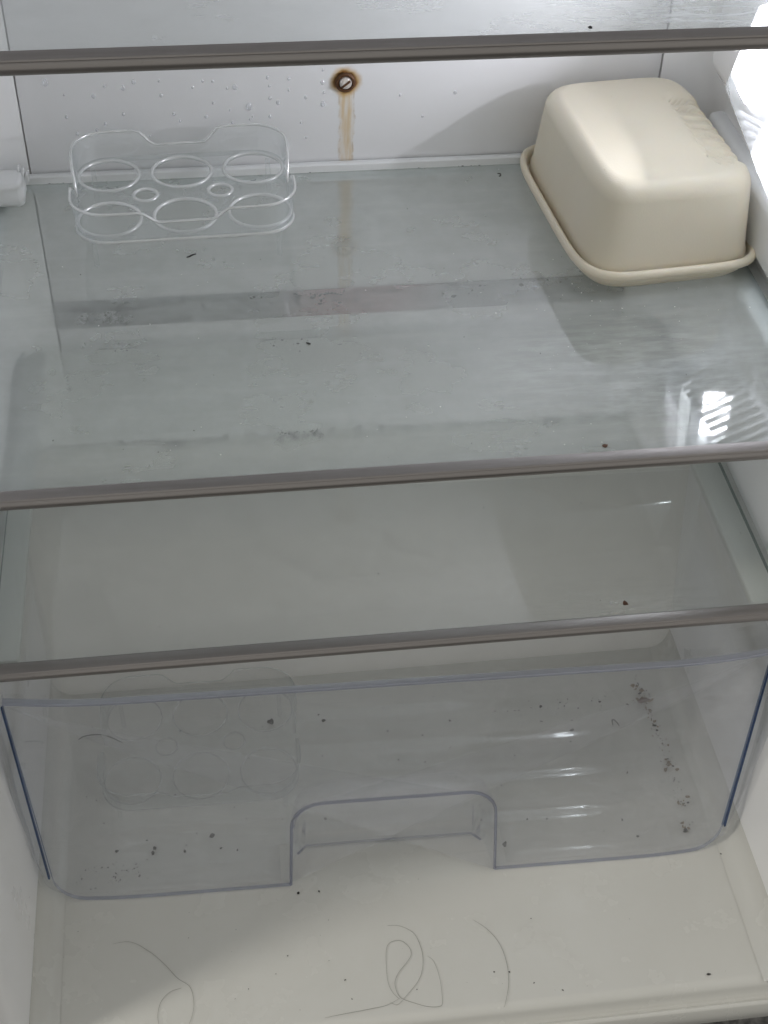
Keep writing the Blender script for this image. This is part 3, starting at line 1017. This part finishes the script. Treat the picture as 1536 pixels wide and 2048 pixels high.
# ---------------------------------------------------------------- crumbs and lint, the larger ones singly
def crumb(name, label, cat, c, s, mat, rz=0, seed=0):
    bm = bmesh.new()
    blob(bm, (0, 0, 0), s[0], s[1], s[2], rz, .8, 2, seed)
    o = link(name, bm, mat, None, 50)
    o.location = (c[0], c[1], c[2]+s[2]*.8)
    return tag(o, label, cat, 'crumbs and lint')
def lint(label, pts, r, z, mat=M_lint):
    bm = bmesh.new()
    tube(bm, spline([(x, y, z+r*.9) for x, y in pts], 5), r, 6, False, lambda u: .6+.5*math.sin(PI*min(1, max(0, u))))
    return tag(link('lint', bm, mat, None, 60), label, 'lint', 'crumbs and lint')
lint('black S-shaped bit of lint on the middle shelf in front of the egg tray', [(-.1127,-.1034),(-.1108,-.1026),(-.1092,-.1012),(-.1066,-.1000)], .00046, 0)
lint('short black bit of lint on the open middle of the middle shelf', [(-.0449,-.2003),(-.0436,-.2011),(-.0424,-.2018)], .0005, 0)
lint('tiny grey curl of lint near the back strip left of the butter dish', [(.1038,-.0175),(.1058,-.0180),(.1055,-.0205),(.1042,-.0212)], .0004, 0, M_mold)
crumb('crumb', 'brown crumb at the rear edge of the middle shelf trim', 'crumb', (.1091, -.3085, 0), (.0015, .0012, .0007), M_brown, .4, 1)
crumb('crumb', 'reddish brown crumb on the lowest glass shelf near its trim', 'crumb', (.1417, -.3033, -.1357), (.0014, .0018, .0007), M_brown, .3, 2)
crumb('crumb', 'brown clump in the dirt trail on the right of the drawer floor', 'crumb', (.2035, -.2302, ZF+.0045), (.0042, .0022, .0007), M_brown, .2, 3)
crumb('crumb', 'black crumb at the front right corner of the drawer floor', 'crumb', (.2035, -.3450, ZF+.0028), (.0020, .0015, .0008), M_lint, .6, 4)
crumb('crumb', 'dark speckled clump at the back of the drawer right of its tray', 'crumb', (-.0782, -.2197, ZF+.0035), (.0022, .0024, .0008), M_mold, .2, 5)
crumb('crumb', 'dark crumb on the drawer floor in front of its tray', 'crumb', (-.1248, -.3132, ZF+.0028), (.0023, .0014, .0007), M_mold, .5, 6)
crumb('crumb', 'upper of two dark crumbs side by side at the front left of the drawer', 'crumb', (-.1639, -.3185, ZF+.0028), (.0012, .0013, .0006), M_mold, .5, 7)
crumb('crumb', 'lower of two dark crumbs side by side at the front left of the drawer', 'crumb', (-.1652, -.3223, ZF+.0028), (.0012, .0017, .0007), M_mold, .1, 8)
crumb('crumb', 'small black crumb on the drawer floor by the bright ridges', 'crumb', (.1436, -.2511, ZF+.0030), (.0018, .0011, .0007), M_lint, .3, 9)
crumb('crumb', 'oval grey crumb on the drawer floor right of the handle cutout', 'crumb', (.0755, -.3420, ZF+.0030), (.0012, .0019, .0007), M_mold, -.4, 10)
lint('small dark horseshoe of lint on the drawer floor near the dirt trail', [(.1752,-.2500),(.1757,-.2455),(.1772,-.2450),(.1794,-.2490),(.1798,-.2512)], .0005, ZF+.0032)
crumb('crumb', 'black speck on the cabinet floor just inside the handle cutout', 'crumb', (-.0690, -.3620, ZF), (.0008, .0009, .0005), M_lint, 0, 11)
crumb('crumb', 'dark flake by the front sill at the far right of the cabinet floor', 'crumb', (.1890, -.4500, ZF), (.0013, .0007, .0004), M_mold, 0, 12)
crumb('crumb', 'black speck of dirt on the upper shelf just behind its trim', 'crumb', (.0700, -.3080, .2368), (.0009, .0009, .0005), M_lint, 0, 13)

# uncountable specks, one object for each surface
def specks(name, pts, z, rng, mat, seed):
    rnd = random.Random(seed)
    bm = bmesh.new()
    for i, (x, y) in enumerate(pts):
        r = rng[0]+(rng[1]-rng[0])*rnd.random()**2
        blob(bm, (x, y, z+r*.3), r*rnd.uniform(.7, 1.5), r*rnd.uniform(.6, 1.1), r*.45, rnd.uniform(0, 3), .7, 1, seed+i)
    o = link(name, bm, mat, None, 50)
    o['kind'] = 'stuff'
    return o
FLO = [(-0.0508,-0.3841),(-0.1118,-0.3842),(-0.1428,-0.3868),(-0.1420,-0.3683),(-0.0551,-0.3623),(-0.0273,-0.3621),(-0.0168,-0.3611),(0.0126,-0.3604),(-0.0533,-0.4129),(0.2239,-0.3641),(0.2047,-0.3993),(0.0828,-0.3980),(0.0755,-0.4431),(0.0514,-0.4328),(0.0329,-0.4379),(0.0135,-0.4120),(-0.0050,-0.4099),(0.0004,-0.4390),(0.2007,-0.4490),(0.1090,-0.4490),(0.0929,-0.4500),(0.0879,-0.4494),(-0.2229,-0.3915),(-0.0879,-0.4184),(-0.0871,-0.4428),(-0.0746,-0.4442),(-0.1147,-0.4323),(-0.0444,-0.4274),(-0.0414,-0.4407),(-0.0796,-0.4068)]
rnd = random.Random(3)
FLO += [(rnd.uniform(-.22, .22), rnd.uniform(-.447, -.36)) for _ in range(8)]
specks('floor_specks', FLO, ZF, (.00015, .0006), M_mold, 11)
BIN = [(-0.0390,-0.2226),(-0.0422,-0.2166),(-0.2111,-0.2715),(-0.1004,-0.3020),(-0.1693,-0.3119),(-0.1435,-0.3235),(-0.1892,-0.3184),(-0.1190,-0.3238),(-0.1079,-0.3266),(0.1429,-0.2283),(0.2117,-0.3229),(0.2070,-0.3213),(0.2090,-0.3250),(0.1708,-0.2270),(0.1251,-0.2269),(0.1911,-0.2316),(0.2056,-0.2470),(0.2055,-0.2517),(0.2062,-0.2535),(0.2069,-0.2579),(0.2029,-0.2150),(0.2029,-0.2225),(0.2060,-0.2180),(0.2074,-0.2658),(0.2080,-0.2840),(0.2098,-0.2909),(0.0950,-0.3239),(0.1690,-0.3460),(-0.0755,-0.3047),(-0.0459,-0.3080),(0.0040,-0.3176)]
specks('drawer_specks', BIN, ZF+.0034, (.0005, .0015), M_mold, 23)
BIN2 = []
for _ in range(110):
    y = rnd.uniform(-.345, -.203)
    BIN2.append((rnd.gauss(.2065, .0022), y))
for _ in range(55): BIN2.append((rnd.gauss(-.19, .015), rnd.gauss(-.335, .006)))
for _ in range(45): BIN2.append((rnd.gauss(.155, .035), rnd.gauss(-.229, .005)))
for _ in range(90): BIN2.append((rnd.uniform(-.22, .2), rnd.uniform(-.345, -.205)))
specks('drawer_grime', BIN2, ZF+.0030, (.0002, .0008), M_moldlight, 31)
MIDD = [(-0.2080,-0.0974),(0.0401,-0.1366),(0.1113,-0.1486),(0.0484,-0.1300),(0.0351,-0.0577),(-.0097,-.3060)]+[(rnd.uniform(-.2, .2), rnd.uniform(-.30, -.02)) for _ in range(26)]
specks('shelf_specks', MIDD, .0001, (.0002, .0006), M_mold, 41)
MIDW = [(rnd.uniform(-.2, .22), rnd.uniform(-.305, -.1)) for _ in range(60)]+[(rnd.gauss(.15, .05), rnd.gauss(-.21, .05)) for _ in range(70)]
specks('shelf_white_specks', [(min(.235, x), max(-.305, min(-.01, y))) for x, y in MIDW], .0001, (.0002, .0005), M_white_speck, 43)
BOTD = [(-0.2203,-0.2565),(-0.1712,-0.1918),(0.2194,-0.2599),(0.2330,-0.2501)]+[(rnd.uniform(-.2, .2), rnd.uniform(-.30, -.16)) for _ in range(14)]
specks('lower_shelf_specks', BOTD, -.1356, (.0002, .0006), M_mold, 47)
STRIP = [(rnd.gauss(-.2, .012), -.0052) for _ in range(14)]+[(rnd.gauss(.088, .006), -.0052) for _ in range(22)]+[(rnd.uniform(-.21, .1), -.0052) for _ in range(14)]
specks('strip_grime', STRIP, .0004, (.0003, .0010), M_mold, 53)

# grime in the gutter behind the lowest shelf, along the step's edge, and in the drawer
def grime(name, pts, rng, mat, seed, flat='z'):
    rnd = random.Random(seed)
    bm = bmesh.new()
    for i, (x, y, z) in enumerate(pts):
        r = rng[0]+(rng[1]-rng[0])*rnd.random()**3
        e = (r*rnd.uniform(.8, 1.6), r*.35, r*rnd.uniform(.6, 1.1)) if flat == 'y' else (r*rnd.uniform(.8, 1.6), r*rnd.uniform(.6, 1.1), r*.35)
        blob(bm, (x, y, z), e[0], e[1], e[2], rnd.uniform(0, 3) if flat == 'z' else 0, .8, 1, seed+i)
    o = link(name, bm, mat, None, 50)
    o['kind'] = 'stuff'
    return o
rnd = random.Random(5)
G = []
for _ in range(420):
    x = rnd.choice([rnd.gauss(-.188, .016), rnd.uniform(-.19, .0), rnd.uniform(-.17, .02), rnd.gauss(.0, .03), rnd.uniform(-.21, .2)])
    x = max(-.213, min(.213, x))
    z = -.1005-abs(rnd.gauss(0, .007)) if x > -.165 else -.1025-abs(rnd.gauss(0, .003))
    z = max(-.1195, z)
    G.append((x, -.0043, z))
grime('gutter_grime', G, (.0004, .0016), M_mold, 61, 'y')
G = [(rnd.uniform(-.17, .0) if rnd.random() < .8 else rnd.uniform(-.2, .12), -.006-abs(rnd.gauss(0, .012)), -.1355) for _ in range(70)]
grime('shelf_grime', G, (.0003, .0012), M_moldlight, 67)
G = []
for _ in range(200):
    x = rnd.choice([rnd.gauss(-.175, .03), rnd.gauss(-.02, .035), rnd.uniform(-.21, .2)])
    G.append((max(-.22, min(.21, x)), -.1085+rnd.gauss(0, .0011), -.1456))
grime('step_grime', G, (.0004, .0013), M_moldlight, 71)
G = []
for (cx, cy, sx, sy, n) in ((.2045, -.2290, .0035, .0022, 16), (.2030, -.2200, .0016, .004, 8), (.2055, -.2420, .0012, .006, 8), (.2068, -.2700, .0022, .012, 12),
                            (.2088, -.2905, .0022, .0022, 8), (.2080, -.3225, .0026, .0018, 8), (.2035, -.3430, .002, .002, 5)):
    for _ in range(n): G.append((rnd.gauss(cx, sx), rnd.gauss(cy, sy), ZF+.0032))
grime('drawer_dirt', G, (.0005, .0022), M_browngrime, 73)
